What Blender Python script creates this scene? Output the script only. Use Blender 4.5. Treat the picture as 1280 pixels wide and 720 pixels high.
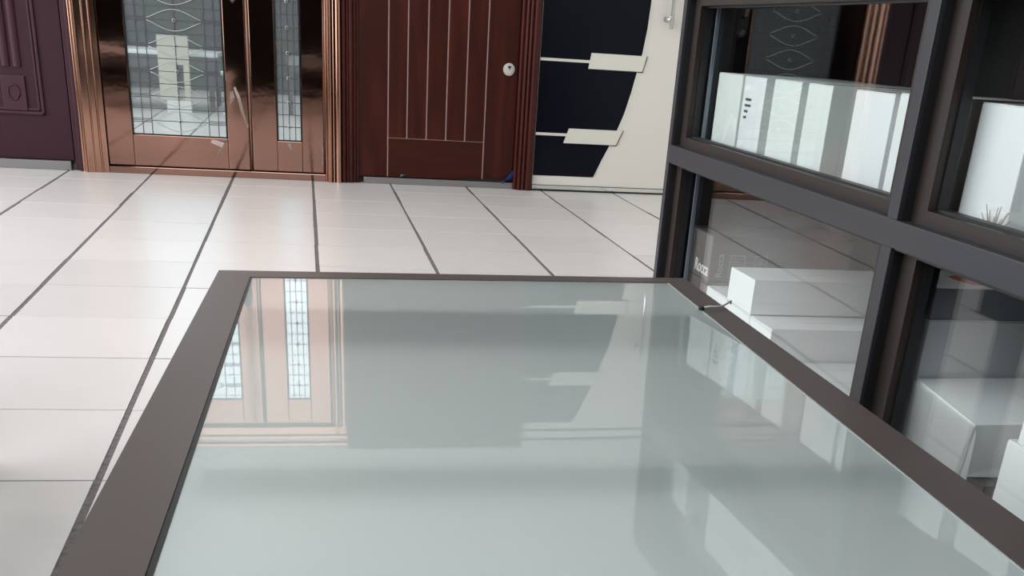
import bpy, bmesh, math, random
from mathutils import Vector, Matrix
random.seed(7)
S = bpy.context.scene
for o in list(bpy.data.objects):
    bpy.data.objects.remove(o)

# ------------------------------------------------------------------ camera
cam_d = bpy.data.cameras.new('camera')
cam = bpy.data.objects.new('camera', cam_d)
S.collection.objects.link(cam)
S.camera = cam
cam_d.sensor_fit = 'HORIZONTAL'
cam_d.sensor_width = 36.0
cam_d.lens = 1398.44 / 1280 * 36.0
cam_d.shift_x = 0.0032
cam_d.shift_y = 0.3005
cam_d.clip_start = 0.02
YAW, PITCH, ROLL = 0.1916, 0.4640, 0.0651
f0 = Vector((math.sin(YAW) * math.cos(PITCH), math.cos(YAW) * math.cos(PITCH), -math.sin(PITCH)))
r0 = Vector((math.cos(YAW), -math.sin(YAW), 0))
u0 = r0.cross(f0)
rr = math.cos(ROLL) * r0 + math.sin(ROLL) * u0
uu = -math.sin(ROLL) * r0 + math.cos(ROLL) * u0
M = Matrix.Identity(4)
for i in range(3):
    M[i][0], M[i][1], M[i][2] = rr[i], uu[i], -f0[i]
M.translation = Vector((0.4139, -2.1514, 0.8240))
cam.matrix_world = M

# ------------------------------------------------------------------ daylight
world = bpy.data.worlds.new('overcast_sky')
S.world = world
world.use_nodes = True
bg = world.node_tree.nodes['Background']
bg.inputs[0].default_value = (0.90, 0.96, 1.0, 1)
bg.inputs[1].default_value = 9.5

def portal(name, loc, rot, sx, sy):
    l = bpy.data.lights.new(name, 'AREA')
    l.shape = 'RECTANGLE'; l.size = sx; l.size_y = sy
    l.cycles.is_portal = True
    o = bpy.data.objects.new(name, l)
    o.location = loc; o.rotation_euler = rot
    S.collection.objects.link(o)

portal('window_portal', (-2.65, 0.68, 2.5), (0, -math.pi / 2, 0), 4.4, 7.8)
portal('rear_window_portal', (-0.4, -3.55, 3.5), (math.pi / 2, 0, 0), 2.9, 3.0)
S.view_settings.view_transform = 'Standard'
S.view_settings.look = 'None'
S.view_settings.exposure = -0.98
S.view_settings.gamma = 1.0
S.cycles.max_bounces = 10
S.cycles.glossy_bounces = 6
S.cycles.transparent_max_bounces = 16
S.cycles.caustics_reflective = False
S.cycles.sample_clamp_indirect = 8.0

# ------------------------------------------------------------------ helpers
C = S.collection

def lin(r, g, b):
    f = lambda c: (c / 255 / 12.92) if c / 255 <= 0.04045 else ((c / 255 + 0.055) / 1.055) ** 2.4
    return (f(r), f(g), f(b), 1)

def mat(name, col, rough=0.5, metal=0.0, spec=0.5, noise=None, bump=None, coat=0.0):
    m = bpy.data.materials.new(name)
    m.use_nodes = True
    nt = m.node_tree
    b = nt.nodes['Principled BSDF']
    b.inputs['Base Color'].default_value = col
    b.inputs['Roughness'].default_value = rough
    b.inputs['Metallic'].default_value = metal
    b.inputs['Specular IOR Level'].default_value = spec
    b.inputs['Coat Weight'].default_value = coat
    b.inputs['Coat Roughness'].default_value = 0.06
    if noise or bump:
        tc = nt.nodes.new('ShaderNodeTexCoord')
    if noise:                                # (scale xyz, amount)
        mp = nt.nodes.new('ShaderNodeMapping')
        mp.inputs['Scale'].default_value = noise[0]
        n = nt.nodes.new('ShaderNodeTexNoise')
        n.inputs['Scale'].default_value = 1.0
        n.inputs['Detail'].default_value = 5
        r = nt.nodes.new('ShaderNodeMapRange')
        r.inputs['From Min'].default_value = 0.3
        r.inputs['From Max'].default_value = 0.7
        r.inputs['To Min'].default_value = 1 - noise[1]
        r.inputs['To Max'].default_value = 1 + noise[1]
        mx = nt.nodes.new('ShaderNodeVectorMath'); mx.operation = 'SCALE'
        mx.inputs[0].default_value = col[:3]
        nt.links.new(tc.outputs['Object'], mp.inputs['Vector'])
        nt.links.new(mp.outputs['Vector'], n.inputs['Vector'])
        nt.links.new(n.outputs['Fac'], r.inputs['Value'])
        nt.links.new(r.outputs['Result'], mx.inputs['Scale'])
        nt.links.new(mx.outputs['Vector'], b.inputs['Base Color'])
    if bump:                                 # (scale xyz, strength, distance)
        mp2 = nt.nodes.new('ShaderNodeMapping')
        mp2.inputs['Scale'].default_value = bump[0]
        n2 = nt.nodes.new('ShaderNodeTexNoise')
        n2.inputs['Scale'].default_value = 1.0
        n2.inputs['Detail'].default_value = 3
        bp = nt.nodes.new('ShaderNodeBump')
        bp.inputs['Strength'].default_value = bump[1]
        bp.inputs['Distance'].default_value = bump[2]
        nt.links.new(tc.outputs['Object'], mp2.inputs['Vector'])
        nt.links.new(mp2.outputs['Vector'], n2.inputs['Vector'])
        nt.links.new(n2.outputs['Fac'], bp.inputs['Height'])
        nt.links.new(bp.outputs['Normal'], b.inputs['Normal'])
    return m

def glass_mat(name, tint, f0, rough=0.0):
    """thin pane: clear with mirror reflection that grows towards grazing angles (Schlick)"""
    m = bpy.data.materials.new(name)
    m.use_nodes = True
    nt = m.node_tree
    nt.nodes.remove(nt.nodes['Principled BSDF'])
    out = nt.nodes['Material Output']
    tr = nt.nodes.new('ShaderNodeBsdfTransparent'); tr.inputs[0].default_value = tint
    gl = nt.nodes.new('ShaderNodeBsdfGlossy'); gl.inputs['Roughness'].default_value = rough
    geo = nt.nodes.new('ShaderNodeNewGeometry')
    dot = nt.nodes.new('ShaderNodeVectorMath'); dot.operation = 'DOT_PRODUCT'
    ab = nt.nodes.new('ShaderNodeMath'); ab.operation = 'ABSOLUTE'
    om = nt.nodes.new('ShaderNodeMath'); om.operation = 'SUBTRACT'; om.inputs[0].default_value = 1
    pw = nt.nodes.new('ShaderNodeMath'); pw.operation = 'POWER'; pw.inputs[1].default_value = 5
    ma = nt.nodes.new('ShaderNodeMath'); ma.operation = 'MULTIPLY_ADD'
    ma.inputs[1].default_value = 1 - f0; ma.inputs[2].default_value = f0
    mix = nt.nodes.new('ShaderNodeMixShader')
    nt.links.new(geo.outputs['Normal'], dot.inputs[0]); nt.links.new(geo.outputs['Incoming'], dot.inputs[1])
    nt.links.new(dot.outputs['Value'], ab.inputs[0]); nt.links.new(ab.outputs[0], om.inputs[1])
    nt.links.new(om.outputs[0], pw.inputs[0]); nt.links.new(pw.outputs[0], ma.inputs[0])
    nt.links.new(ma.outputs[0], mix.inputs[0])
    nt.links.new(tr.outputs[0], mix.inputs[1]); nt.links.new(gl.outputs[0], mix.inputs[2])
    nt.links.new(mix.outputs[0], out.inputs['Surface'])
    return m

def box(bm, lo, hi, bevel=0.0, mtx=None):
    x0, y0, z0 = lo; x1, y1, z1 = hi
    if x0 > x1: x0, x1 = x1, x0
    if y0 > y1: y0, y1 = y1, y0
    if z0 > z1: z0, z1 = z1, z0
    vs = [bm.verts.new(p) for p in ((x0, y0, z0), (x1, y0, z0), (x1, y1, z0), (x0, y1, z0),
                                     (x0, y0, z1), (x1, y0, z1), (x1, y1, z1), (x0, y1, z1))]
    fs = [bm.faces.new([vs[i] for i in q]) for q in
          ((0, 3, 2, 1), (4, 5, 6, 7), (0, 1, 5, 4), (1, 2, 6, 5), (2, 3, 7, 6), (3, 0, 4, 7))]
    if bevel:
        es = list({e for f in fs for e in f.edges})
        g = bmesh.ops.bevel(bm, geom=es, offset=bevel, segments=2, affect='EDGES', profile=0.6)
        vs = list({v for f in g['faces'] for v in f.verts} | {v for v in vs if v.is_valid})
    if mtx is not None:
        bmesh.ops.transform(bm, matrix=mtx, verts=vs)
    return vs

def prism(bm, pts, axis, a, b):
    """closed polygon pts (2-D) extruded along axis from a to b. axis z: (x,y); y: (x,z); x: (y,z)"""
    def P(p, t):
        return {'z': (p[0], p[1], t), 'y': (p[0], t, p[1]), 'x': (t, p[0], p[1])}[axis]
    lo = [bm.verts.new(P(p, a)) for p in pts]; hi = [bm.verts.new(P(p, b)) for p in pts]
    n = len(pts)
    bm.faces.new(lo); bm.faces.new(list(reversed(hi)))
    for i in range(n):
        j = (i + 1) % n
        bm.faces.new((lo[i], hi[i], hi[j], lo[j]))

def tube(bm, pts, r, seg=8, closed=False, cap=True):
    pts = [Vector(p) for p in pts]
    rings = []
    n = len(pts)
    for i, p in enumerate(pts):
        a = pts[(i - 1) % n] if closed or i > 0 else p
        b = pts[(i + 1) % n] if closed or i < n - 1 else p
        d = (b - a).normalized()
        ref = Vector((0, 0, 1)) if abs(d.z) < 0.9 else Vector((1, 0, 0))
        s = d.cross(ref).normalized(); t = s.cross(d)
        rad = r[i] if isinstance(r, (list, tuple)) else r
        rings.append([bm.verts.new(p + rad * (math.cos(k * 2 * math.pi / seg) * s + math.sin(k * 2 * math.pi / seg) * t)) for k in range(seg)])
    m = n if closed else n - 1
    for i in range(m):
        A, B = rings[i], rings[(i + 1) % n]
        for k in range(seg):
            bm.faces.new((A[k], A[(k + 1) % seg], B[(k + 1) % seg], B[k]))
    if cap and not closed:
        bm.faces.new(list(reversed(rings[0]))); bm.faces.new(rings[-1])

def lathe(bm, prof, seg=24, mtx=None):
    rings = []
    for r, z in prof:
        rings.append([bm.verts.new((r * math.cos(k * 2 * math.pi / seg), r * math.sin(k * 2 * math.pi / seg), z)) for k in range(seg)])
    for A, B in zip(rings, rings[1:]):
        for k in range(seg):
            bm.faces.new((A[k], A[(k + 1) % seg], B[(k + 1) % seg], B[k]))
    bm.faces.new(list(reversed(rings[0]))); bm.faces.new(rings[-1])
    if mtx is not None:
        bmesh.ops.transform(bm, matrix=mtx, verts=[v for R in rings for v in R])

def link(name, me, parent=None, m=None, smooth=False):
    o = bpy.data.objects.new(name, me)
    C.objects.link(o)
    if parent: o.parent = parent
    if m and not me.materials: me.materials.append(m)
    if smooth:
        for p in me.polygons: p.use_smooth = True
    return o

def obj(name, bm, m, parent=None, smooth=False):
    bmesh.ops.recalc_face_normals(bm, faces=bm.faces)
    me = bpy.data.meshes.new(name)
    bm.to_mesh(me); bm.free()
    return link(name, me, parent, m, smooth)

def bx(name, lo, hi, m, parent=None, bevel=0.0):
    bm = bmesh.new(); box(bm, lo, hi, bevel)
    return obj(name, bm, m, parent)

def tag(o, label=None, cat=None, group=None, kind=None):
    if label: o['label'] = label
    if cat: o['category'] = cat
    if group: o['group'] = group
    if kind: o['kind'] = kind
    return o

def thing(name, loc, label, cat, group=None, rz=0.0):
    o = bpy.data.objects.new(name, None)
    o.empty_display_size = 0.1
    C.objects.link(o)
    o.location = loc; o.rotation_euler = (0, 0, rz)
    return tag(o, label, cat, group)

def text_mesh(name, body, size, m, mtx, parent, extrude=0.0004, bold=0.0):
    cu = bpy.data.curves.new(name, 'FONT')
    cu.body = body; cu.size = size; cu.extrude = extrude; cu.offset = bold
    cu.align_x = 'LEFT'
    t = bpy.data.objects.new(name, cu)
    me = bpy.data.meshes.new_from_object(t)
    bpy.data.objects.remove(t); bpy.data.curves.remove(cu)
    me.transform(mtx)
    return link(name, me, parent, m)

# ------------------------------------------------------------------ materials
def tile_material():
    m = mat('glazed_tile', lin(232, 222, 218), 0.3, spec=0.35, bump=((5, 5, 5), 0.05, 0.002))
    nt = m.node_tree; b = nt.nodes['Principled BSDF']
    oi = nt.nodes.new('ShaderNodeObjectInfo')
    r = nt.nodes.new('ShaderNodeMapRange')
    r.inputs['To Min'].default_value = 0.95; r.inputs['To Max'].default_value = 1.03
    tc = nt.nodes.new('ShaderNodeTexCoord')
    n = nt.nodes.new('ShaderNodeTexNoise'); n.inputs['Scale'].default_value = 7; n.inputs['Detail'].default_value = 4
    r2 = nt.nodes.new('ShaderNodeMapRange')
    r2.inputs['To Min'].default_value = 0.97; r2.inputs['To Max'].default_value = 1.03
    mul = nt.nodes.new('ShaderNodeMath'); mul.operation = 'MULTIPLY'
    v = nt.nodes.new('ShaderNodeVectorMath'); v.operation = 'SCALE'
    v.inputs[0].default_value = lin(232, 222, 218)[:3]
    nt.links.new(oi.outputs['Random'], r.inputs['Value'])
    nt.links.new(tc.outputs['Object'], n.inputs['Vector'])
    nt.links.new(n.outputs['Fac'], r2.inputs['Value'])
    nt.links.new(r.outputs[0], mul.inputs[0]); nt.links.new(r2.outputs[0], mul.inputs[1])
    nt.links.new(mul.outputs[0], v.inputs['Scale'])
    nt.links.new(v.outputs[0], b.inputs['Base Color'])
    return m

TILE = tile_material()
GROUT = mat('dark_grout', lin(112, 104, 102), 0.9, noise=((60, 60, 60), 0.35))
WALL = mat('white_wall_paint', lin(222, 222, 216), 0.7)
CEIL = mat('ceiling_paint', lin(225, 227, 226), 0.8)
DARKWALL = mat('dark_wall', lin(16, 14, 14), 0.8, spec=0.2)
ASPHALT = mat('pavement', lin(120, 122, 122), 0.9)
STEEL = mat('window_steel', lin(60, 62, 66), 0.4)
MAROON = mat('maroon_lacquer', lin(54, 24, 35), 0.45, spec=0.22, noise=((30, 30, 30), 0.08), bump=((14, 14, 5), 0.06, 0.004))
MAROON_D = mat('maroon_moulding', lin(62, 28, 40), 0.4, spec=0.3)
COPPER = mat('copper_sheet', (0.33, 0.18, 0.138, 1), 0.06, metal=1.0, bump=((4, 4, 7), 0.14, 0.004))
COPPER_S = mat('copper_moulding', (0.46, 0.255, 0.185, 1), 0.12, metal=1.0)
MIRROR = mat('tinted_mirror_glass', (0.60, 0.66, 0.67, 1), 0.015, metal=0.80)
LEAD = mat('lead_came', lin(84, 83, 86), 0.5, metal=0.2)
WHITE_LINE = mat('pale_came', lin(186, 188, 182), 0.35, metal=0.3)
BLACK_METAL = mat('black_handle', lin(18, 16, 16), 0.25)
BRONZE = mat('bronze_tip', (0.42, 0.30, 0.2, 1), 0.2, metal=1.0)
FILM = mat('plastic_film', lin(205, 178, 165), 0.2, spec=0.8)
BLUE_FILM = mat('blue_plastic_film', lin(22, 62, 130), 0.3)
DARK_FILM = mat('dark_film', lin(30, 28, 38), 0.35)

def wood(name, c1, c2, rough=0.34, sx=1.0):
    m = mat(name, c1, rough, spec=0.22)
    nt = m.node_tree; b = nt.nodes['Principled BSDF']
    tc = nt.nodes.new('ShaderNodeTexCoord')
    mp = nt.nodes.new('ShaderNodeMapping'); mp.inputs['Scale'].default_value = (9 * sx, 9, 0.9 / sx)
    n = nt.nodes.new('ShaderNodeTexNoise'); n.inputs['Scale'].default_value = 1.2; n.inputs['Detail'].default_value = 2
    w = nt.nodes.new('ShaderNodeTexNoise'); w.inputs['Scale'].default_value = 3; w.inputs['Detail'].default_value = 7
    w.inputs['Distortion'].default_value = 1.5
    add = nt.nodes.new('ShaderNodeMath'); add.operation = 'MULTIPLY_ADD'; add.inputs[1].default_value = 14.0
    si = nt.nodes.new('ShaderNodeMath'); si.operation = 'SINE'
    oi = nt.nodes.new('ShaderNodeObjectInfo')
    ad2 = nt.nodes.new('ShaderNodeVectorMath'); ad2.operation = 'ADD'
    nt.links.new(tc.outputs['Object'], ad2.inputs[0])
    nt.links.new(oi.outputs['Random'], ad2.inputs[1])
    nt.links.new(ad2.outputs[0], mp.inputs['Vector'])
    nt.links.new(mp.outputs[0], n.inputs['Vector']); nt.links.new(mp.outputs[0], w.inputs['Vector'])
    nt.links.new(n.outputs['Fac'], add.inputs[0]); nt.links.new(w.outputs['Fac'], add.inputs[2])
    nt.links.new(add.outputs[0], si.inputs[0])
    r = nt.nodes.new('ShaderNodeMapRange'); r.inputs['From Min'].default_value = -1
    mix = nt.nodes.new('ShaderNodeMix'); mix.data_type = 'RGBA'
    mix.inputs[6].default_value = c1; mix.inputs[7].default_value = c2
    nt.links.new(si.outputs[0], r.inputs['Value']); nt.links.new(r.outputs[0], mix.inputs[0])
    nt.links.new(mix.outputs[2], b.inputs['Base Color'])
    bp = nt.nodes.new('ShaderNodeBump'); bp.inputs['Strength'].default_value = 0.15; bp.inputs['Distance'].default_value = 0.001
    nt.links.new(w.outputs['Fac'], bp.inputs['Height']); nt.links.new(bp.outputs[0], b.inputs['Normal'])
    return m

WOOD = wood('mahogany_woodgrain', lin(70, 24, 12), lin(52, 16, 8))
WOOD_H = wood('mahogany_woodgrain_level', lin(68, 25, 13), lin(54, 18, 9), sx=0.12)
WOOD_F = wood('mahogany_frame', lin(74, 28, 22), lin(62, 23, 18), rough=0.28)
INLAY = mat('pale_groove_inlay', lin(196, 160, 150), 0.5)
SILVER = mat('brushed_steel', lin(132, 128, 126), 0.5, metal=0.5)
LOCKM = mat('satin_nickel', lin(196, 190, 184), 0.45, metal=0.3)
CHROME = mat('chrome', lin(225, 225, 222), 0.12, metal=1.0)
LACQUER = mat('warm_white_lacquer', lin(224, 217, 208), 0.3)
BLACKGLASS = mat('navy_black_glass', (0.004, 0.005, 0.009, 1), 0.1, spec=0.1)
PLATE = mat('satin_plate', lin(226, 220, 208), 0.3, metal=0.2)
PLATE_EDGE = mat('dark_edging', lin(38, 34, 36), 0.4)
ALU = mat('grey_powder_coat', lin(38, 37, 43), 0.42)
ALU_D = mat('black_powder_coat', lin(26, 25, 29), 0.4)
BROWN = mat('brown_powder_coat', lin(40, 31, 27), 0.42, spec=0.35)
TABLE_BROWN = mat('dark_brown_table_frame', lin(74, 61, 57), 0.42, noise=((3, 3, 3), 0.05))
GASKET_SHADE = mat('gasket_and_shade_black', lin(14, 14, 16), 0.5)
PALE_HIGHLIGHT = mat('pale_edge_highlight', lin(165, 170, 168), 0.5)
REFLECTION_FILM = mat('reflection_and_film_grey', lin(112, 118, 128), 0.4, metal=0.4)
CLEAR = glass_mat('clear_cabinet_glass', (0.98, 0.99, 0.985, 1), 0.045)
CARD = mat('white_cardboard', lin(243, 243, 243), 0.55, noise=((6, 6, 6), 0.03))
CARD2 = mat('ivory_cardboard', lin(238, 243, 238), 0.55, noise=((6, 6, 6), 0.03))
COOLGREY = mat('cool_grey_carton', lin(196, 198, 202), 0.5)
SLATE = mat('slate_grey_carton', lin(120, 124, 132), 0.5)
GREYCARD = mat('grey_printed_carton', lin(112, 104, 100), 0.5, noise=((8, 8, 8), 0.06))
TAPE = mat('packing_tape', lin(200, 190, 178), 0.15, spec=0.7)
INK = mat('black_ink', lin(60, 62, 64), 0.6)
WHITE_INK = mat('white_print', lin(236, 236, 232), 0.5)
RED_INK = mat('red_print', lin(205, 60, 48), 0.5)
PINK_INK = mat('pink_print', lin(220, 120, 108), 0.5)
GREY_INK = mat('pale_grey_print', lin(168, 164, 158), 0.5)
PLANT = mat('dried_grass', lin(168, 160, 148), 0.7)
WIRE = mat('grey_wire', lin(190, 186, 182), 0.35)
WORKTOP = mat('white_laminate', lin(238, 238, 236), 0.2)
BEIGE = mat('beige_board', lin(205, 198, 180), 0.6)
SHELF = mat('dark_shelf_board', lin(30, 28, 28), 0.6, spec=0.2)

def frosted():
    m = bpy.data.materials.new('frosted_table_glass')
    m.use_nodes = True
    nt = m.node_tree
    b = nt.nodes['Principled BSDF']
    b.inputs['Base Color'].default_value = lin(232, 241, 239)
    b.inputs['Roughness'].default_value = 0.42
    b.inputs['Metallic'].default_value = 0.45
    b.inputs['Coat Weight'].default_value = 1.0
    b.inputs['Coat Roughness'].default_value = 0.012
    b.inputs['Coat IOR'].default_value = 2.0
    tl = nt.nodes.new('ShaderNodeBsdfTranslucent'); tl.inputs['Color'].default_value = lin(236, 243, 242)
    mix = nt.nodes.new('ShaderNodeMixShader'); mix.inputs[0].default_value = 0.4
    nt.links.new(b.outputs[0], mix.inputs[1]); nt.links.new(tl.outputs[0], mix.inputs[2])
    nt.links.new(mix.outputs[0], nt.nodes['Material Output'].inputs['Surface'])
    return m
FROST = frosted()
def underside():
    m = bpy.data.materials.new('glass_underside')
    m.use_nodes = True
    nt = m.node_tree
    nt.nodes.remove(nt.nodes['Principled BSDF'])
    t = nt.nodes.new('ShaderNodeBsdfTransparent'); t.inputs[0].default_value = (0.9, 0.93, 0.92, 1)
    nt.links.new(t.outputs[0], nt.nodes['Material Output'].inputs['Surface'])
    return m
UNDER = underside()

# ------------------------------------------------------------------ the setting
fl = bx('floor', (-3.2, -3.7, -0.12), (3.5, 5.0, -0.0016), GROUT); tag(fl, kind='structure')
W = 0.45
tile_me = None
rest = bmesh.new()
for i in range(-6, 8):
    for j in range(-8, 11):
        lo = (i * W + 0.0072, j * W + 0.0026); hi = ((i + 1) * W - 0.0072, (j + 1) * W - 0.0026)
        if -4 <= i <= 5 and -2 <= j:
            if tile_me is None:
                bm = bmesh.new(); box(bm, (0.0072, 0.0026, -0.02), (W - 0.0072, W - 0.0026, 0.0), 0.0008)
                o = obj('floor_tile', bm, TILE, fl); tile_me = o.data
            else:
                o = link('floor_tile', tile_me, fl)
            o.location = (i * W + random.uniform(-.0016, .0016), j * W + random.uniform(-.0006, .0006), random.uniform(-.0008, .0004))
            o.rotation_euler = (random.uniform(-.0008, .0008), random.uniform(-.0008, .0008), random.uniform(-.002, .002))
        elif hi[0] < 3.5:
            box(rest, (lo[0], lo[1], -0.02), (hi[0], hi[1], 0.0))
o = obj('floor_tile_field', rest, TILE, fl); o['kind'] = 'stuff'

tag(bx('wall_back', (-3.2, 4.95, 0), (3.5, 5.1, 5.1), WALL), kind='structure')
tag(bx('wall_right', (3.3, -3.7, 0), (3.5, 4.95, 5.1), WALL), kind='structure')
tag(bx('ceiling', (-3.2, -3.7, 5.1), (3.5, 5.1, 5.25), CEIL), kind='structure')
bm = bmesh.new()
box(bm, (-2.8, -3.7, 0), (-2.6, 4.95, 0.25)); box(bm, (-2.8, -3.7, 4.7), (-2.6, 4.95, 5.1))
box(bm, (-2.8, 4.55, 0.25), (-2.6, 4.95, 4.7)); box(bm, (-2.8, -3.7, 0.25), (-2.6, -3.2, 4.7))
tag(obj('wall_left', bm, WALL), kind='structure')
bm = bmesh.new()
box(bm, (-2.6, -3.7, 0), (3.3, -3.5, 2.0)); box(bm, (-2.6, -3.7, 5.0), (3.3, -3.5, 5.1))
box(bm, (1.05, -3.7, 2.0), (3.3, -3.5, 5.0)); box(bm, (-2.6, -3.7, 2.0), (-1.85, -3.5, 5.0))
tag(obj('wall_front', bm, DARKWALL), kind='structure')
bm = bmesh.new()
for y in (-3.2, -1.6, 0.14, 2.34, 4.49):
    box(bm, (-2.72, y, 0.25), (-2.66, y + 0.06, 4.7))
box(bm, (-2.72, 0.2, 0.25), (-2.66, 4.55, 0.31)); box(bm, (-2.72, -3.2, 4.64), (-2.66, 4.55, 4.7))
tag(obj('window_1', bm, STEEL), kind='structure')
tag(bx('added_dark_panel_1', (-2.75, -3.5, 0.0), (-2.58, 0.15, 1.6), DARKWALL), kind='structure')  # unseen dark panel added to keep reflections at this height dark
bm = bmesh.new()
for x in (-1.85, -0.42, 0.99):
    box(bm, (x, -3.62, 2.0), (x + 0.06, -3.56, 5.0))
tag(obj('window_2', bm, STEEL), kind='structure')
tag(bx('ground', (-30, -30, -0.3), (30, 30, -0.15), ASPHALT), kind='structure')

# ------------------------------------------------------------------ maroon door
d = thing('panelled_door', (-1.35, 4.88, 0), 'maroon panelled door at the far left, with fluted pilasters and ring blocks', 'door')
L = lambda x, y, z: (x + 1.35, y - 4.88, z)
def pb(name, lo, hi, m, parent=None, bevel=0.0, org=(0, 0, 0)):
    return bx(name, tuple(a - b for a, b in zip(lo, org)), tuple(a - b for a, b in zip(hi, org)), m, parent, bevel)
OP = (-1.35, 4.88, 0)
pb('leaf', (-1.83, 4.875, 0.05), (-0.868, 4.94, 2.08), MAROON, d, 0.003, OP)
bm = bmesh.new()
xa, xb, za, zb = -1.69 + 1.35, -0.995 + 1.35, 0.278, 1.85
for k, (ins, w, dep) in enumerate(((0.0, 0.016, 0.014), (0.022, 0.012, 0.009))):
    a, b, c, e = xa + ins, xb - ins, za + ins, zb - ins
    y0, y1 = -0.005 - dep, 0.0
    box(bm, (a, y0, c), (b, y1, c + w), 0.004); box(bm, (a, y0, e - w), (b, y1, e), 0.004)
    box(bm, (a, y0, c), (a + w, y1, e), 0.004); box(bm, (b - w, y0, c), (b, y1, e), 0.004)
obj('panel_moulding', bm, MAROON_D, d)
for sx in (1, -1):
    for xc in (-1.172, -1.114):
        bm = bmesh.new()
        X = (xc + 1.35) * sx
        lathe_pts = []
        prism(bm, [(X + 0.024 * math.cos(t), -0.005 - 0.016 * math.sin(t)) for t in [k * math.pi / 10 for k in range(11)]], 'z', 0.515, 1.66)
        obj('flute', bm, MAROON_D, d)
    X = 0.207 * sx
    for zc in (0.385, 1.745):
        o = bx('ring_block', (X - 0.062, -0.02, zc - 0.088), (X + 0.062, -0.003, zc + 0.088), MAROON_D, d, 0.004)
        bm = bmesh.new()
        tube(bm, [(X + 0.03 * math.cos(t), -0.021, zc + 0.005 + 0.037 * math.sin(t)) for t in [k * math.pi / 12 for k in range(24)]], 0.006, 6, closed=True)
        obj('ring', bm, MAROON_D, o, True)
pb('threshold', (-1.83, 4.845, 0), (-0.885, 4.90, 0.047), SILVER, d, 0.002, OP)
for xx in (-0.862, -1.905):
    bm = bmesh.new()
    x = xx + 1.35
    box(bm, (x, -0.015, 0), (x + 0.045, 0.065, 2.13), 0.003)
    box(bm, (x + (0.028 if xx > -1 else 0.0), -0.055, 0), (x + (0.045 if xx > -1 else 0.017), -0.01, 2.13), 0.004)
    obj('jamb', bm, MAROON_D, d)
pb('head_jamb', (-1.905, 4.865, 2.085), (-0.817, 4.94, 2.13), MAROON_D, d, 0.003, OP)

# ------------------------------------------------------------------ copper door
OC = (-0.08, 4.83, 0)
d = thing('copper_door', OC, 'mirror-polished copper double door with leaded glass panels, second door from the left', 'door')
def column(name, x0, x1, beads, top, yf=4.79):
    pts = []
    def arc(a, b, h, n=7, y=0.0):
        c, r = (a + b) / 2, (b - a) / 2
        return [(c - r * math.cos(k * math.pi / n), y - h * math.sin(k * math.pi / n)) for k in range(n + 1)]
    for (a, b, h, y) in beads:
        pts += arc(a, b, h, 8, y)
    pts = [(x0, 0.11)] + pts + [(x1, 0.11)]
    pts = [(p[0] - OC[0], p[1] + yf - OC[1]) for p in pts]
    bm = bmesh.new(); prism(bm, pts, 'z', 0.0, top)
    return obj(name, bm, COPPER_S, d)
column('pilaster', -0.815, -0.677, [(-0.815, -0.802, .003, .03), (-0.800, -0.786, .012, .012), (-0.784, -0.750, .0004, .014), (-0.748, -0.742, .003, .02), (-0.740, -0.716, .0004, .018), (-0.714, -0.706, .005, .022), (-0.704, -0.677, .0003, .026)], 2.14)
column('pilaster', 0.528, 0.616, [(0.528, 0.536, .004, .03), (0.538, 0.566, .02, .01), (0.568, 0.58, .012, .014), (0.584, 0.616, .018, .01)], 2.14)
bm = bmesh.new()
box(bm, (-0.815 - OC[0], -0.045, 2.05), (0.616 - OC[0], 0.10, 2.17), 0.004)
box(bm, (-0.82 - OC[0], -0.062, 2.10), (0.62 - OC[0], -0.03, 2.13), 0.006)
box(bm, (-0.82 - OC[0], -0.07, 2.145), (0.62 - OC[0], -0.03, 2.172), 0.006)
obj('head_cornice', bm, COPPER_S, d)
def cb(name, x0, x1, z0, z1, y=4.838, yb=4.90, m=COPPER, b=0.003, par=None):
    return bx(name, (x0 - OC[0], y - OC[1], z0), (x1 - OC[0], yb - OC[1], z1), m, par or d, b)
cb('base_strip', -0.677, 0.528, 0.0, 0.037, y=4.822)
cb('stile', -0.674, -0.536, 0.042, 2.045); cb('stile', -0.018, 0.098, 0.042, 2.045)
cb('rail', -0.534, -0.020, 0.042, 0.206); cb('rail', -0.534, -0.020, 1.888, 2.045)
cb('stile', 0.120, 0.255, 0.042, 2.045); cb('stile', 0.397, 0.517, 0.042, 2.045)
cb('rail', 0.257, 0.395, 0.042, 0.206); cb('rail', 0.257, 0.395, 1.888, 2.045)
bm = bmesh.new(); tube(bm, [(0.109 - OC[0], 0.004, 0.042), (0.109 - OC[0], 0.004, 2.045)], 0.007, 10)
obj('meeting_bead', bm, COPPER_S, d, True)
bm = bmesh.new(); tube(bm, [(0.522 - OC[0], 0.004, 0.042), (0.522 - OC[0], 0.004, 2.045)], 0.004, 8)
obj('edge_bead', bm, COPPER_S, d, True)
DOTS = [0.282 + 0.1265 * k for k in range(13)]
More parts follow.
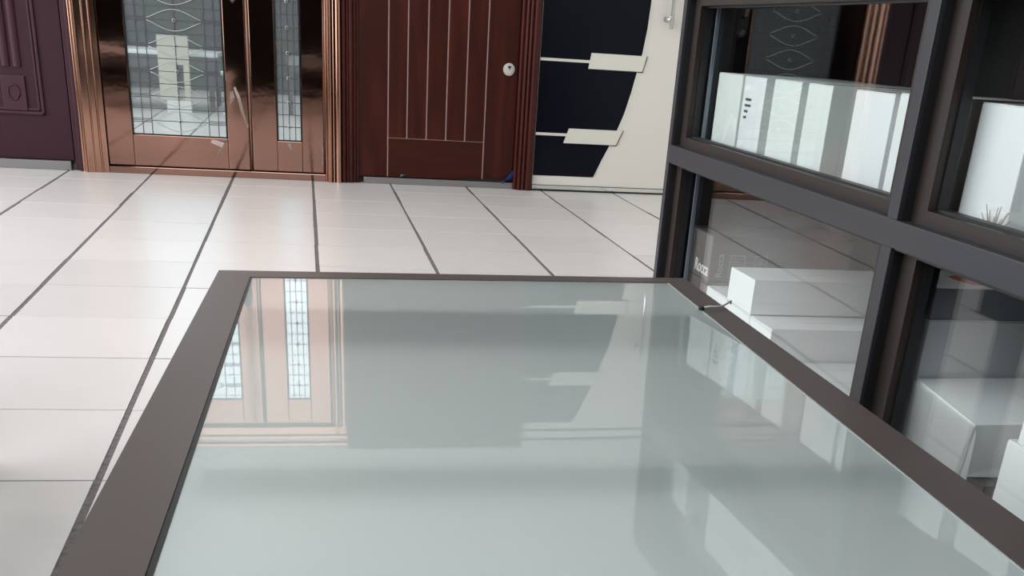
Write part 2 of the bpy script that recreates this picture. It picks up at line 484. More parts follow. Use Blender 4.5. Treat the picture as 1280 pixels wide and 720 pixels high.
def leaded(x0, x1, z0, z1, verts, eyes, xc):
    g = cb('leaded_glass', x0, x1, z0, z1, y=4.842, yb=4.86, m=MIRROR, b=0.0)
    yf = 4.842 - OC[1]
    bm = bmesh.new()
    for a, b, c, e in ((x0, x0 + .007, z0, z1), (x1 - .007, x1, z0, z1), (x0, x1, z0, z0 + .007), (x0, x1, z1 - .007, z1)):
        box(bm, (a - OC[0], yf - .006, c), (b - OC[0], yf - .0002, e))
    obj('glazing_bead', bm, BLACK_METAL, g)
    bm = bmesh.new()
    for x in verts:
        box(bm, (x - .0022 - OC[0], yf - .003, z0 + .007), (x + .0022 - OC[0], yf, z1 - .007))
    for k, z in enumerate(DOTS):
        for dz in ((-.008, .008) if eyes else (0.0,)):
            segs = ((x0, verts[1]), (verts[3], x1)) if eyes else ((x0, x1),)
            for a, b in segs:
                if z0 < z + dz < z1:
                    box(bm, (a - OC[0], yf - .0025, z + dz - .002), (b - OC[0], yf, z + dz + .002))
        for zz in (z, z + .0632):
            if z0 < zz < z1:
                box(bm, (x0 - OC[0], yf - .002, zz - .0018), (x1 - OC[0], yf, zz + .0018))
    o = obj('lead_grid', bm, LEAD, g); o['kind'] = 'stuff'
    for z in DOTS:
        if z > z1 - .05: continue
        bm = bmesh.new()
        lathe(bm, [(0.0095, 0), (0.0095, 0.003), (0.007, 0.007), (0.003, 0.009)], 12,
              Matrix.Translation((xc - OC[0], yf - .002, z)) @ Matrix.Rotation(math.pi / 2, 4, 'X'))
        obj('boss', bm, WHITE_LINE, g, True)
        bm = bmesh.new()
        lathe(bm, [(0.0052, 0), (0.0052, 0.0025), (0.003, 0.0035)], 10,
              Matrix.Translation((xc - OC[0], yf - .0095, z)) @ Matrix.Rotation(math.pi / 2, 4, 'X'))
        obj('boss_centre', bm, BLACK_METAL, g, True)
        if eyes:
            for s in (1, -1):
                pts = []
                for k in range(17):
                    t = -1 + 2 * k / 16
                    pts.append((xc - OC[0] + 0.142 * t, yf - .003, z + s * (0.006 + 0.046 * math.cos(t * math.pi / 2) ** 1.25)))
                bm = bmesh.new(); tube(bm, pts, 0.0023, 6)
                obj('eye_scroll', bm, WHITE_LINE, g, True)
leaded(-0.534, -0.020, 0.206, 1.888, [-0.476, -0.427, -0.274, -0.118, -0.066], True, -0.274)
leaded(0.257, 0.395, 0.206, 1.888, [0.2915, 0.3255, 0.3595], False, 0.3255)
# handle plate on the meeting stile, pointed at its lower end
bm = bmesh.new()
prism(bm, [(0.040 - OC[0], 0.885), (0.068 - OC[0], 0.915), (0.068 - OC[0], 1.30), (0.040 - OC[0], 1.33), (0.012 - OC[0], 1.30), (0.012 - OC[0], 0.915)], 'y', -0.004, 0.010)
hp = obj('handle_plate', bm, BLACK_METAL, d)
bm = bmesh.new(); prism(bm, [(0.040 - OC[0], 0.892), (0.056 - OC[0], 0.91), (0.040 - OC[0], 0.928), (0.024 - OC[0], 0.91)], 'y', -0.010, -0.004)
obj('plate_tip', bm, BRONZE, hp)
bm = bmesh.new()
tube(bm, [(0.04 - OC[0], -0.004, 0.99), (0.04 - OC[0], -0.045, 1.0), (0.04 - OC[0], -0.055, 1.05), (0.04 - OC[0], -0.055, 1.2), (0.04 - OC[0], -0.045, 1.25), (0.04 - OC[0], -0.004, 1.26)], 0.010, 10)
obj('pull_grip', bm, BRONZE, hp, True)
# peeling protective film
def strip(name, pts, w, m, par, jag=0.2):
    bm = bmesh.new(); prev = None
    for k, (p, wd) in enumerate(pts):
        p = Vector(p); wd = Vector(wd) * w
        a = bm.verts.new(p - wd * (1 + random.uniform(-jag, jag))); b = bm.verts.new(p + wd * (1 + random.uniform(-jag, jag)))
        if prev: bm.faces.new((prev[0], prev[1], b, a))
        prev = (a, b)
    bmesh.ops.solidify(bm, geom=bm.faces[:], thickness=0.0012)
    return obj(name, bm, m, par, False)
def cp(x, z, out): return (x - OC[0], 0.006 - out, z)
strip('peeling_film', [(cp(0.000, 0.36, .003), (0, 0, .5)), (cp(0.006, 0.385, .02), (.6, 0, .6)), (cp(0.020, 0.42, .035), (1, .2, .2)), (cp(0.016, 0.455, .03), (.8, .4, .3)), (cp(0.008, 0.43, .014), (.5, .3, .5)), (cp(0.010, 0.40, .006), (.6, 0, .5))], 0.012, FILM, d)
strip('peeling_film', [(cp(0.03, 0.475, .002), (.6, 0, .3)), (cp(0.052, 0.42, .012), (.9, .1, .3)), (cp(0.07, 0.35, .018), (.8, .4, .2)), (cp(0.095, 0.27, .004), (.4, 0, .2))], 0.010, FILM, d)
strip('peeling_film', [(cp(-0.11, 0.190, .002), (.3, 0, .6)), (cp(-0.075, 0.182, .016), (.3, .2, 1)), (cp(-0.045, 0.172, .026), (.6, .3, 1)), (cp(-0.022, 0.196, .010), (.2, 0, .7))], 0.013, FILM, d)
strip('peeling_film', [(cp(-0.05, 0.168, .018), (.7, 0, .4)), (cp(-0.07, 0.135, .020), (.8, .2, .3)), (cp(-0.085, 0.105, .004), (.8, 0, .2))], 0.011, FILM, d)
strip('peeling_film', [(cp(0.318, 0.196, .002), (.8, 0, .1)), (cp(0.326, 0.178, .014), (.9, .3, 0)), (cp(0.335, 0.160, .012), (.7, 0, .4)), (cp(0.350, 0.182, .004), (.4, 0, .5))], 0.010, FILM, d)
strip('peeling_film', [(cp(0.506, 0.20, .002), (.8, 0, .1)), (cp(0.511, 0.15, .008), (.9, .2, 0)), (cp(0.508, 0.09, .004), (.8, 0, .1))], 0.004, FILM, d, 0.6)

# ------------------------------------------------------------------ red wood door
OR = (1.17, 4.85, 0)
d = thing('plank_door', OR, 'reddish-brown woodgrain plank door with pale vertical grooves and a round lock', 'door')
def rb(name, x0, x1, z0, z1, y=4.842, yb=4.90, m=WOOD, b=0.004, par=None):
    # each piece carries its own origin so the grain differs from piece to piece
    o = bx(name, (x0 - OR[0], y - OR[1], z0), (x1 - OR[0], yb - OR[1], z1), m, par or d, b)
    return o
rb('backing_board', 0.722, 1.624, 0.04, 2.13, y=4.8475, m=INLAY, b=0.0)
gx = [0.883, 0.9925, 1.1055, 1.219, 1.331, 1.4445]
g = 0.0032
rb('stile', 0.720, gx[0] - g, 0.038, 2.13)
rb('stile', gx[5] + g, 1.626, 0.038, 2.13)
for a, b in zip(gx, gx[1:]):
    rb('plank', a + g, b - g, 0.252, 1.95)
rb('bottom_rail', gx[0] + g, gx[5] - g, 0.038, 0.2495, m=WOOD_H)
rb('top_rail', gx[0] + g, gx[5] - g, 1.952, 2.13, m=WOOD_H)
rb('threshold', 0.745, 1.627, 0.0, 0.034, y=4.825, m=SILVER, b=0.002)
def ribbed(name, x0, x1, yf, ribs, top, m=WOOD_F):
    pts = [(x0, 4.92)]
    for (a, b, h, y) in ribs:
        c, r = (a + b) / 2, (b - a) / 2
        pts += [(c - r * math.cos(k * math.pi / 8), yf + y - h * math.sin(k * math.pi / 8)) for k in range(9)]
    pts.append((x1, 4.92))
    bm = bmesh.new(); prism(bm, [(p[0] - OR[0], p[1] - OR[1]) for p in pts], 'z', 0.0, top)
    return obj(name, bm, m, d)
ribbed('jamb', 0.620, 0.718, 4.80, [(0.620, 0.642, .012, .01), (0.644, 0.660, .006, .018), (0.662, 0.682, .008, .02), (0.684, 0.700, .004, .03), (0.702, 0.718, .004, .04)], 2.18)
ribbed('jamb', 1.628, 1.736, 4.782, [(1.628, 1.646, .006, .03), (1.648, 1.668, .014, .014), (1.670, 1.690, .014, .010), (1.692, 1.736, .016, .010)], 2.18)
rb('head_jamb', 0.620, 1.736, 2.132, 2.20, y=4.79, m=WOOD_F)
bm = bmesh.new()
lathe(bm, [(0.034, 0), (0.034, 0.006), (0.031, 0.011), (0.024, 0.012), (0.022, 0.016), (0.010, 0.017)], 28,
      Matrix.Translation((1.572 - OR[0], -0.008, 0.646)) @ Matrix.Rotation(math.pi / 2, 4, 'X'))
lk = obj('lock_cylinder', bm, LOCKM, d, False)
bm = bmesh.new(); box(bm, (1.5635 - OR[0], -0.0275, 0.655), (1.5805 - OR[0], -0.024, 0.664)); box(bm, (1.570 - OR[0], -0.0275, 0.645), (1.574 - OR[0], -0.024, 0.656))
obj('keyway', bm, BLACK_METAL, lk)
strip('film_scrap', [((1.625 - OR[0], -0.012, 0.10), (.4, 0, .2)), ((1.612 - OR[0], -0.028, 0.075), (1, .2, .2)), ((1.600 - OR[0], -0.034, 0.055), (1, .3, .3)), ((1.585 - OR[0], -0.03, 0.043), (.8, .3, .5)), ((1.56 - OR[0], -0.024, 0.040), (.2, 0, .5))], 0.02, BLUE_FILM, d)
strip('film_scrap', [((1.31 - OR[0], -0.014, 0.043), (0, 0, 1)), ((1.38 - OR[0], -0.020, 0.041), (0, .1, 1)), ((1.45 - OR[0], -0.022, 0.044), (0, .2, 1)), ((1.52 - OR[0], -0.026, 0.041), (0, .2, 1)), ((1.58 - OR[0], -0.026, 0.043), (0, .2, 1))], 0.006, DARK_FILM, d, 0.5)
strip('film_scrap', [((0.958 - OR[0], -0.012, 0.046), (.2, 0, .6)), ((0.972 - OR[0], -0.02, 0.054), (.2, .3, .6)), ((0.985 - OR[0], -0.014, 0.048), (.3, 0, .6))], 0.008, REFLECTION_FILM, d, 0.6)

# ------------------------------------------------------------------ white door with the black glass sweep
OW = (1.742, 4.812, 0)
d = thing('white_door', OW, 'cream white door with a curved black glass panel and pale slanted plates', 'door', rz=0.038)
k38 = math.cos(0.038)
wx = lambda X: (X - OW[0]) / k38
wb = lambda name, x0, x1, z0, z1, y0, y1, m, b=0.002, par=None: bx(name, (wx(x0), y0, z0), (wx(x1), y1, z1), m, par or d, b)
wb('leaf', 1.742, 2.66, 0.032, 2.085, 0.0, 0.055, LACQUER, 0.003)
curve = [(2.118, .086), (2.160, .180), (2.203, .268), (2.242, .358), (2.275, .445), (2.305, .56), (2.326, .661), (2.350, .771), (2.366, .90), (2.373, 1.045)]
top = [(2.366, 1.16), (2.352, 1.26), (2.330, 1.365), (2.300, 1.50), (2.258, 1.62), (2.218, 1.735), (2.170, 1.84), (2.125, 1.945), (2.078, 2.040)]
poly = [(1.744, .086)] + curve + top + [(1.744, 2.040)]
bm = bmesh.new(); prism(bm, [(wx(a), b) for a, b in poly], 'y', -0.003, 0.004)
bgp = obj('black_glass', bm, BLACKGLASS, d)
bm = bmesh.new()
tube(bm, [(wx(a), -0.002, b) for a, b in curve + top], 0.0022, 6)
obj('edge_trim', bm, PLATE, bgp, True)
def slanted(zb, zt, xb0, xb1, xt0, xt1, stem_z):
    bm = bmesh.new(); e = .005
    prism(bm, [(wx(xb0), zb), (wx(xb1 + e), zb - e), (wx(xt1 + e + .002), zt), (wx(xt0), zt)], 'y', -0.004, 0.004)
    q = obj('plate_dark_edge', bm, PLATE_EDGE, d)  # dark outline showing at the plate's right and lower edges
    bm = bmesh.new(); prism(bm, [(wx(xb0), zb), (wx(xb1), zb), (wx(xt1), zt), (wx(xt0), zt)], 'y', -0.009, 0.003)
    obj('slanted_plate', bm, PLATE, d)
    bx('plate_stem', (wx(1.744), -0.007, stem_z - .0075), (wx((xb0 + xt0) / 2 + .01), 0.003, stem_z + .0075), PLATE, d, 0.001)
slanted(0.271, 0.352, 1.915, 2.238, 1.943, 2.273, 0.316)
slanted(0.675, 0.758, 2.031, 2.356, 2.043, 2.375, 0.712)
slanted(1.262, 1.345, 2.058, 2.384, 2.041, 2.373, 1.300)
slanted(1.712, 1.797, 1.935, 2.255, 1.904, 2.225, 1.755)
wb('threshold', 1.742, 2.66, 0.010, 0.030, -0.010, 0.06, CHROME, 0.002)
wb('base_gap', 1.742, 2.66, 0.0, 0.009, -0.006, 0.06, GASKET_SHADE, 0.0)
bm = bmesh.new()
tube(bm, [(wx(2.488), -0.055, 0.905), (wx(2.488), -0.055, 1.60)], 0.012, 14)
hd = obj('pull_bar', bm, CHROME, d, True)
for z in (0.955, 1.55):
    bm = bmesh.new(); tube(bm, [(wx(2.468), 0.0, z), (wx(2.478), -0.055, z)], [0.014, 0.009], 10)
    obj('bar_mount', bm, CHROME, hd, True)
wb('frame_jamb', 2.665, 2.72, 0.0, 2.15, -0.01, 0.08, LACQUER)
wb('head_rail', 1.742, 2.72, 2.10, 2.14, -0.012, 0.08, LACQUER)
wb('head_gap', 1.742, 2.72, 2.141, 2.162, 0.0, 0.08, GASKET_SHADE, 0.0)

# ------------------------------------------------------------------ table with the frosted glass panel
tb = thing('glass_table', (0.65, -1.0, 0), 'low table topped by a large frosted glass panel in a wide dark brown frame', 'table')
OT = (0.65, -1.0, 0)
zt = lambda x, y: 0.43 + 0.006 * x - 0.027 * y
def slab(name, poly, top, bot, m, par=tb, smooth=False):
    bm = bmesh.new()
    hi = [bm.verts.new((x - OT[0], y - OT[1], zt(x, y) + top)) for x, y in poly]
    lo = [bm.verts.new((x - OT[0], y - OT[1], zt(x, y) + bot)) for x, y in poly]
    bm.faces.new(hi); bm.faces.new(list(reversed(lo)))
    for i in range(len(poly)):
        j = (i + 1) % len(poly)
        bm.faces.new((hi[i], lo[i], lo[j], hi[j]))
    return obj(name, bm, m, par, smooth)
def ln(p, q, y):
    t = (y - p[1]) / (q[1] - p[1]); return (p[0] + t * (q[0] - p[0]), y)
TL, TR = (0.263, -0.136), (1.101, -0.114)
LN_, RN_ = (0.236, -1.411), (1.022, -1.341)
iTL, iTR = (0.317, -0.197), (1.055, -0.165)
iLN, iRN = (0.296, -1.414), (0.960, -1.440)
YN = -1.98
oBL, oBR = ln(TL, LN_, YN), ln(TR, RN_, YN)
iBL, iBR = ln(iTL, iLN, YN + .06), ln(iTR, iRN, YN + .06)
slab('frame_side', [TL, iTL, iBL, oBL], 0, -0.05, TABLE_BROWN)
slab('frame_side', [TR, oBR, iBR, iTR], 0, -0.05, TABLE_BROWN)
slab('frame_end', [TL, TR, iTR, iTL], -0.0002, -0.05, TABLE_BROWN)
slab('frame_end', [oBL, iBL, iBR, oBR], -0.0002, -0.05, TABLE_BROWN)
off = lambda p, dx, dy=0: (p[0] + dx, p[1] + dy)
slab('glazing_gasket', [iTL, off(iTL, .004, 0), off(iBL, .006, 0), iBL], -0.0008, -0.02, GASKET_SHADE)
slab('edge_highlight', [off(iTR, -.0009), iTR, iBR, off(iBR, -.0009)], -0.0008, -0.02, PALE_HIGHLIGHT)  # pale strip paints the bright highlight along the glass edge
pane = slab('frosted_pane', [off(iTL, -.012, .012), off(iTR, .012, .012), off(iBR, .012, -.012), off(iBL, -.012, -.012)], -0.0014, -0.012, FROST)
pane.data.materials.append(UNDER)
for p in pane.data.polygons:
    if p.normal.z < -0.5: p.material_index = 1
for y0, y1, dip in ((-0.70, -0.455, 0.03), (-1.26, -1.18, 0.012), (-1.9, -1.82, 0.012)):
    bm = bmesh.new()                                   # unseen bars added to shade bands into the pane, near edge dipped
    xs = (0.316, 1.03 + 0.06 * (y0 + .2))
    V = []
    for x in xs:
        for y, t in ((y0, -.0123 - dip), (y1, -.0123), (y1, -.03), (y0, -.03 - dip)):
            V.append(bm.verts.new((x - OT[0], y - OT[1], zt(x, y) + t)))
    for q in ((0, 1, 2, 3), (7, 6, 5, 4), (0, 4, 5, 1), (1, 5, 6, 2), (2, 6, 7, 3), (3, 7, 4, 0)):
        bm.faces.new([V[i] for i in q])
    obj('band_shade_bar', bm, ALU_D, tb)
for (x, y) in ((0.285, -0.18), (1.06, -0.18), (0.27, -1.92), (0.98, -1.92)):
    bx('leg', (x - OT[0] - .022, y - OT[1] - .022, 0), (x - OT[0] + .022, y - OT[1] + .022, zt(x, y) - .049), TABLE_BROWN, tb, 0.003)
# short wire with its screw on the right-hand frame
wz = lambda x, y, h: (x, y, zt(x, y) + h)
wr = thing('wire_tie', (1.05, -0.41, zt(1.05, -0.41)), 'short grey wire end with a screw on the right side of the table frame', 'wire')
bm = bmesh.new()
pts = [(1.036, -0.415, .003), (1.046, -0.419, .006), (1.057, -0.420, .006), (1.070, -0.409, .005), (1.080, -0.397, .005), (1.093, -0.389, .010), (1.094, -0.386, .005)]
tube(bm, [(x - 1.05, y + .41, zt(x, y) - zt(1.05, -.41) + h) for x, y, h in pts], 0.0016, 6)
obj('wire_strand', bm, WIRE, wr, True)
bm = bmesh.new()
lathe(bm, [(0.005, 0), (0.005, 0.004), (0.0035, 0.0055)], 12, Matrix.Translation((1.034 - 1.05, -0.417 + .41, 0.0003)))
obj('screw_head', bm, GASKET_SHADE, wr)

# ------------------------------------------------------------------ glazed display cabinet
OD = (1.33, -0.417, 0)
cab = thing('display_cabinet', OD, 'tall glazed display cabinet with a grey and brown metal grid frame, full of boxes', 'cabinet')
def db(name, lo, hi, m, par=cab, b=0.0015):
    return bx(name, tuple(a - c for a, c in zip(lo, OD)), tuple(a - c for a, c in zip(hi, OD)), m, par, b)
YL0, YL1 = 0.802, 0.826          # far post
YM0, YM1 = -0.433, -0.400        # mullion
YR0, YR1 = -1.66, -1.636         # near post
XB = 1.80
db('post', (1.33, YL0, 0), (1.42, YL1, 1.325), ALU); db('post', (1.33, YR0, 0), (1.42, YR1, 1.325), ALU)
RAILS = [(0.145, 0.185), (0.556, 0.598), (0.936, 0.972), (1.292, 1.325)]
for a, b in RAILS:
    db('rail', (1.3302, YR1, a), (1.40, YL0, b), ALU)
for (a, b), (c, e) in zip(RAILS, RAILS[1:]):
    db('mullion', (1.3301, YM0, b), (1.40, YM1, c), ALU)
db('back_panel', (XB, YR0, 0), (XB + .02, YL1, 1.325), SHELF); db('end_panel', (1.42, YL0, 0), (XB, YL1, 1.325), ALU_D)
db('end_panel', (1.42, YR0, 0), (XB, YR1, 1.325), ALU_D); db('top_panel', (1.40, YR1, 1.30), (XB, YL0, 1.324), ALU_D)
db('base_panel', (1.35, YR1, 0), (1.37, YL0, 0.145), ALU_D)
for z in (0.19, 0.60, 0.985):
    db('shelf', (1.402, YR1, z - .018), (XB, YL0, z), SHELF)
SW = 0.048
PANE_YAW = -0.02
for (a, b), (c, e) in zip(RAILS, RAILS[1:]):
    for y0, y1 in ((YM1, YL0), (YR1, YM0)):
        bm = bmesh.new()
        X0, X1 = 1.352 - OD[0], 1.382 - OD[0]
        A, B = y0 - OD[1], y1 - OD[1]
        st, sb = SW, 0.022
        su = {0.556: 0.009, 0.936: 0.024}.get(c, 0.022)        # top bar of the sash
        # mitred sash: four trapezoid bars
        def bar(p):
            prism(bm, p, 'x', X0, X1)
        bar([(A, b), (B, b), (B - st, b + sb), (A + st, b + sb)])
        bar([(A, c), (A + st, c - su), (B - st, c - su), (B, c)])
        bar([(A, b), (A + st, b + sb), (A + st, c - su), (A, c)])
        bar([(B, b), (B, c), (B - st, c - su), (B - st, b + sb)])
        sash = obj('sash', bm, BROWN, cab)
        bm = bmesh.new()
        G = 0.004
        for p in ([(A + st, b + sb), (B - st, b + sb), (B - st - G, b + sb + G), (A + st + G, b + sb + G)],
                  [(A + st, c - su), (A + st + G, c - su - G), (B - st - G, c - su - G), (B - st, c - su)],
                  [(A + st, b + sb), (A + st + G, b + sb + G), (A + st + G, c - su - G), (A + st, c - su)],
                  [(B - st, b + sb), (B - st, c - su), (B - st - G, c - su - G), (B - st - G, b + sb + G)]):
            prism(bm, p, 'x', 1.366 - OD[0], 1.383 - OD[0])
        obj('gasket', bm, GASKET_SHADE, sash)
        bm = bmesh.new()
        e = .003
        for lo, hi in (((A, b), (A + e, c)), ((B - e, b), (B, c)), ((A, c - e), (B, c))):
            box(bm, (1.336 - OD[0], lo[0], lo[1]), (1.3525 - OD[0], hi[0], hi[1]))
        obj('reveal_shade', bm, GASKET_SHADE, sash)  # black strips stand in for the shade in the frame reveals
        bm = bmesh.new()
        mid = (A + B) / 2; hw = (B - A) / 2 - .03
        box(bm, (-.002, -hw, b + .012), (.002, hw, c - .012), 0, Matrix.Translation((1.384 - OD[0], mid, 0)) @ Matrix.Rotation(PANE_YAW, 4, 'Z'))
        obj('glass_pane', bm, CLEAR, sash)
        if y0 != YM1: continue
        bm = bmesh.new()
        box(bm, (1.387 - OD[0], B - st - .022, b + .014), (1.395 - OD[0], B - st - .014, c - .014))
        obj('reflection_strip', bm, REFLECTION_FILM, sash)  # grey bar put in for a pale reflection in the pane

# ------------------------------------------------------------------ boxes in the cabinet
def carton(y0, y1, z0, z1, x0, x1, label, group=None, m=CARD, name='cardboard_box', flap=True, rz=0.0, tape=True):
    c = ((x0 + x1) / 2, (y0 + y1) / 2, z0)
    t = thing(name, c, label, 'box', group, rz)
    hx, hy, h = (x1 - x0) / 2, abs(y1 - y0) / 2, z1 - z0
    bx('body', (-hx, -hy, 0), (hx, hy, h), m, t, 0.0018)
    if flap:       # two top flaps that meet in the middle, proud of the body
        for s in (1, -1):
            bm = bmesh.new()
            box(bm, (-hx + .001, min(s * .0008, s * (hy - .001)), h + .0002), (hx - .001, max(s * .0008, s * (hy - .001)), h + .0018))
            obj('flap', bm, m, t)
    if tape:
        bm = bmesh.new()
        w = min(.02, hy * .5)
        box(bm, (-hx + .001, -w, h + .0018), (hx - .001, w, h + .0024))
        obj('tape', bm, TAPE, t)
    return t, hx, hy, h
UP = 'upright white boxes on the upper shelf'
XF, XK = 1.405, 1.70
b1 = carton(0.548, 0.715, 0.601, 0.771, XF, XK, 'upright ivory box nearest the far post on the upper shelf', UP, CARD2, tape=False)
b2 = carton(0.410, 0.543, 0.601, 0.770, XF + .004, XK, 'upright white box with four short lines of black print, upper shelf', UP, CARD, tape=False)
t, hx, hy, h = b2
lb = []
for k, (w, yoff) in enumerate(((.036, 0), (.038, 0), (.022, 0), (.02, 0))):
    bm = bmesh.new()
    z = h - .046 - k * .0125
    y = hy - .020
    n = int(w / .0036)
    for q in range(n):
        box(bm, (-hx - .0006, y - q * .0038 - .0028, z - random.uniform(.002, .0034)), (-hx + .0002, y - q * .0038, z + random.uniform(.002, .0034)))
    o = obj('print_line', bm, INK, t)
    o.location.y = -.0
carton(0.218, 0.366, 0.601, 0.771, XF + .006, XK, 'upright ivory white box right after the box with black print', UP, CARD2, tape=False)
carton(0.062, 0.178, 0.601, 0.771, XF + .004, XK, 'narrow upright white box just before the wide gap on the upper shelf', UP, CARD2)
carton(-0.202, -0.050, 0.601, 0.770, XF, XK, 'wide upright white box just after the wide gap on the upper shelf', UP, CARD)
carton(-0.345, -0.220, 0.601, 0.773, XF, XK, 'upright white box cut off by the mullion on the upper shelf', UP, CARD, tape=False)
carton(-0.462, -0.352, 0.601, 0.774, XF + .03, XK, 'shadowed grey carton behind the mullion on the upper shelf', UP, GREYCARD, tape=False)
carton(-0.612, -0.478, 0.601, 0.774, XF, XK, 'upright white box right of the mullion behind the dried grass', UP, CARD)
carton(-0.79, -0.645, 0.601, 0.774, XF + .01, XK, 'upright white box at the right edge of the photo, upper shelf', UP, CARD)
TP = 'white boxes on the top shelf'
carton(0.60, 0.775, 0.986, 1.165, XF, XK, 'white box on the top shelf nearest the far post, seen in the table reflection', TP, CARD)
carton(0.15, 0.425, 0.986, 1.19, XF, XK, 'wide white box on the top shelf, seen in the table reflection', TP, CARD)
carton(-0.30, 0.14, 0.986, 1.18, XF, XK, 'second wide white box on the top shelf, seen in the table reflection', TP, CARD)

# lower shelf
carton(0.602, 0.792, 0.191, 0.294, XF, XK, 'plain grey carton under the grey printed carton', None, GREYCARD, tape=False)
t, hx, hy, h = carton(0.602, 0.790, 0.297, 0.405, XF, 1.78, 'grey printed carton with white lettering beside the far post', None, GREYCARD, name='printed_carton', tape=False)
face = Matrix(((0, 0, -1, 0), (-1, 0, 0, 0), (0, 1, 0, 0), (0, 0, 0, 1)))     # text on the face towards -x
text_mesh('lettering', 'Rocca', 0.043, WHITE_INK, Matrix.Translation((-hx - .0004, hy - .076, 0.012)) @ face, t, bold=.0006)
side = Matrix(((1, 0, 0, 0), (0, 0, 1, 0), (0, 1, 0, 0), (0, 0, 0, 1)))
side = Matrix(((0, -1, 0, 0), (0, 0, -1, 0), (1, 0, 0, 0), (0, 0, 0, 1)))        # reads upwards on the face towards -y
text_mesh('lettering', 'Rocca', 0.024, GREY_INK, Matrix.Translation((-hx + .034, -hy - .0004, 0.010)) @ side, t)
bm = bmesh.new(); box(bm, (-hx - .0006, hy - .092, .0005), (-hx, hy - .089, .011))
obj('red_mark', bm, RED_INK, t)
bm = bmesh.new(); box(bm, (-hx - .0006, hy - .0905, .060), (-hx, hy - .0895, .09)); obj('white_mark', bm, GREY_INK, t)
for x0, x1, z0, z1 in ((.052, .092, .012, .066), (.118, .150, .020, .066)):
    bm = bmesh.new()
    for a, b, c, e in ((x0, x1, z0, z0 + .0012), (x0, x1, z1 - .0012, z1), (x0, x0 + .0012, z0, z1), (x1 - .0012, x1, z0, z1)):
        box(bm, (-hx + a, -hy - .0006, c), (-hx + b, -hy, e))
    for k in range(6):
        zz = z1 - .008 - k * (z1 - z0) / 8
        box(bm, (-hx + x0 + .005, -hy - .0006, zz - .0009), (-hx + x1 - .005 - .006 * (k % 2), -hy, zz))
    obj('printed_table', bm, GREY_INK, t)
LO = 'white boxes lying on the lower shelf'
carton(0.450, 0.600, 0.191, 0.287, XF, 1.76, 'low white box right in front of the grey printed carton', LO, CARD, tape=False)
carton(0.290, 0.447, 0.191, 0.285, XF, 1.76, 'white box underneath the bright tall white box on the lower shelf', LO, CARD, tape=False)
carton(0.284, 0.443, 0.2875, 0.362, XF - .003, 1.76, 'bright white box on top of the lower-shelf stack', LO, CARD, tape=False)
carton(0.155, 0.287, 0.191, 0.283, XF, 1.76, 'low white box at the near foot of the lower-shelf stack', LO, CARD, tape=False)
carton(-0.16, 0.150, 0.191, 0.212, XF, 1.76, 'flat white box lying left of the mullion on the lower shelf', LO, CARD, tape=False)
# right-hand bay
carton(-0.465, -0.375, 0.191, 0.449, XF + .002, 1.76, 'tall grey carton behind the mullion on the lower shelf', None, COOLGREY, tape=False)
t, hx, hy, h = carton(-0.463, -0.375, 0.4515, 0.535, XF + .002, 1.76, 'grey carton with a pink and white label, topmost behind the mullion', None, SLATE, tape=False)
o = bx('label_card', (-hx - .001, -hy - .0012, h - .034), (-hx + .108, -hy, h - .006), CARD, t, 0.0)
bm = bmesh.new(); prism(bm, [(-hx + .012, h - .015), (-hx + .03, h - .013), (-hx + .07, h - .013), (-hx + .085, h - .028), (-hx + .06, h - .027), (-hx + .035, h - .022)], 'y', -hy - .0018, -hy - .001)
obj('pink_print', bm, PINK_INK, o)
bx('flat_carton', (0, 0, 0), (.34, .22, .058), GREYCARD).location = (XF + .02, -0.69, 0.191)
tag(bpy.data.objects['flat_carton'], 'flat grey carton underneath the crumpled white box', 'box')
# crumpled white box with an open corner flap
t = thing('white_box', (1.57, -0.572, 0.2505), 'crumpled white box with an open corner flap in the right bay, lower shelf', 'box', LO)
bm = bmesh.new()
P = lambda x, y, z: bm.verts.new((x - 1.57, y + .572, z - .2505))
v = [P(1.408, -.466, .2505), P(1.402, -.652, .2505), P(1.76, -.672, .2505), P(1.76, -.466, .2505),
     P(1.404, -.472, .355), P(1.40, -.668, .3395), P(1.76, -.672, .345), P(1.76, -.468, .36)]
for q in ((0, 3, 2, 1), (4, 5, 6, 7), (0, 1, 5, 4), (1, 2, 6, 5), (2, 3, 7, 6), (3, 0, 4, 7)): bm.faces.new([v[i] for i in q])
obj('body', bm, CARD, t)
bm = bmesh.new()
P = lambda x, y, z: bm.verts.new((x - 1.57, y + .572, z - .2505))
a = [P(1.399, -.472, .353), P(1.395, -.673, .339), P(1.396, -.659, .300), P(1.396, -.651, .252), P(1.403, -.464, .252)]
bm.faces.new(a)
g_ = bmesh.ops.solidify(bm, geom=bm.faces[:], thickness=0.002)
obj('front_flap', bm, CARD, t)
bm = bmesh.new()
P = lambda x, y, z: bm.verts.new((x - 1.57, y + .572, z - .2505))
a = [P(1.401, -.6685, .338), P(1.400, -.6625, .252), P(1.398, -.683, .253), P(1.398, -.679, .325)]
bm.faces.new(a)
bmesh.ops.solidify(bm, geom=bm.faces[:], thickness=0.0015)
obj('corner_flap', bm, CARD, t)
carton(-0.92, -0.752, 0.2505, 0.345, XF - .004, 1.74, 'white box at the lower right edge of the photo, lower shelf', LO, CARD)
carton(-0.95, -0.772, 0.3475, 0.43, XF - .002, 1.74, 'white box on top of the one at the lower right edge', LO, CARD, tape=False)
carton(-0.95, -0.70, 0.191, 0.249, XF + .03, 1.74, 'grey carton carrying the two white boxes at the lower right edge', None, GREYCARD, tape=False)
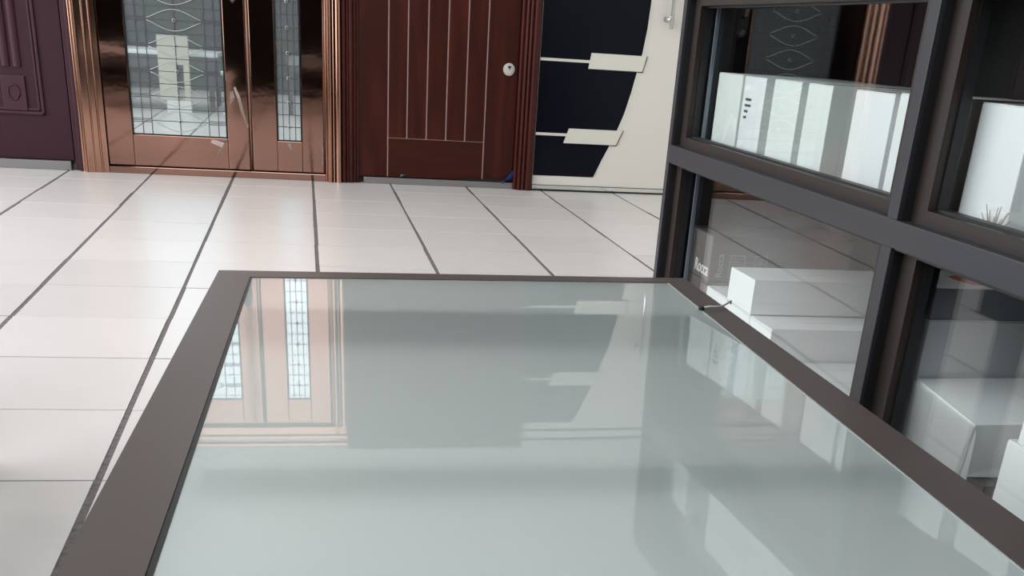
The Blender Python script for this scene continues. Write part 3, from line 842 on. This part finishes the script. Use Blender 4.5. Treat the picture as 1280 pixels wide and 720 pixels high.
# tuft of dried grass
t = thing('dried_grass', (1.392, -0.600, 0.601), 'small tuft of dried grass against the glass on the upper shelf', 'plant')
for k in range(11):
    a = -1.0 + 2.0 * k / 10 + random.uniform(-.12, .12)
    hgt = random.uniform(.026, .046)
    pts = [(random.uniform(-.002, .002), .008 * a, 0), (0.001, .008 * a + .012 * a, hgt * .5), (0.002, .008 * a + .030 * a, hgt)]
    bm = bmesh.new(); tube(bm, pts, [.0018, .0014, .0006], 5)
    obj('blade', bm, PLANT, t, True)

# ------------------------------------------------------------------ things behind the frame, mirrored in the leaded glass
t = thing('work_table', (-0.95, -0.55, 0), 'white-topped work table mirrored in the leaded glass of the copper door', 'table')
bx('tabletop', (-0.75, -0.5, 0.47), (0.57, 0.5, 0.505), WORKTOP, t, 0.004)
bx('apron', (-0.72, -0.47, 0.36), (0.54, 0.475, 0.469), ALU, t, 0.003)
for sx in (-0.70, 0.50):
    for sy in (-0.44, 0.44):
        bx('leg', (sx - .025, sy - .025, 0), (sx + .025, sy + .025, 0.36), ALU_D, t, 0.003)
t = thing('display_stand', (-0.765, 0.10, 0), 'beige display stand with a slotted foot mirrored in the leaded glass', 'stand')
bx('top_block', (-0.137, -.03, 0.40), (0.137, .03, 0.64), BEIGE, t, 0.003)
bx('upright', (-0.137, -.03, 0.10), (0.022, .03, 0.399), BEIGE, t, 0.003)
bx('upright', (0.085, -.03, 0.10), (0.137, .03, 0.399), BEIGE, t, 0.003)
bx('foot', (-0.08, -.05, 0.0), (0.14, .05, 0.099), WORKTOP, t, 0.003)
t = thing('white_stool', (-0.28, 0.06, 0), 'white pedestal stool mirrored in the leaded glass', 'stool')
bm = bmesh.new()
lathe(bm, [(.07, 0), (.068, .01), (.04, .03), (.034, .12), (.03, .22), (.04, .30), (.06, .33)], 20)
obj('pedestal', bm, WORKTOP, t, True)
bm = bmesh.new(); lathe(bm, [(.07, .331), (.075, .34), (.075, .36), (.07, .365)], 20)
obj('seat', bm, WORKTOP, t, True)
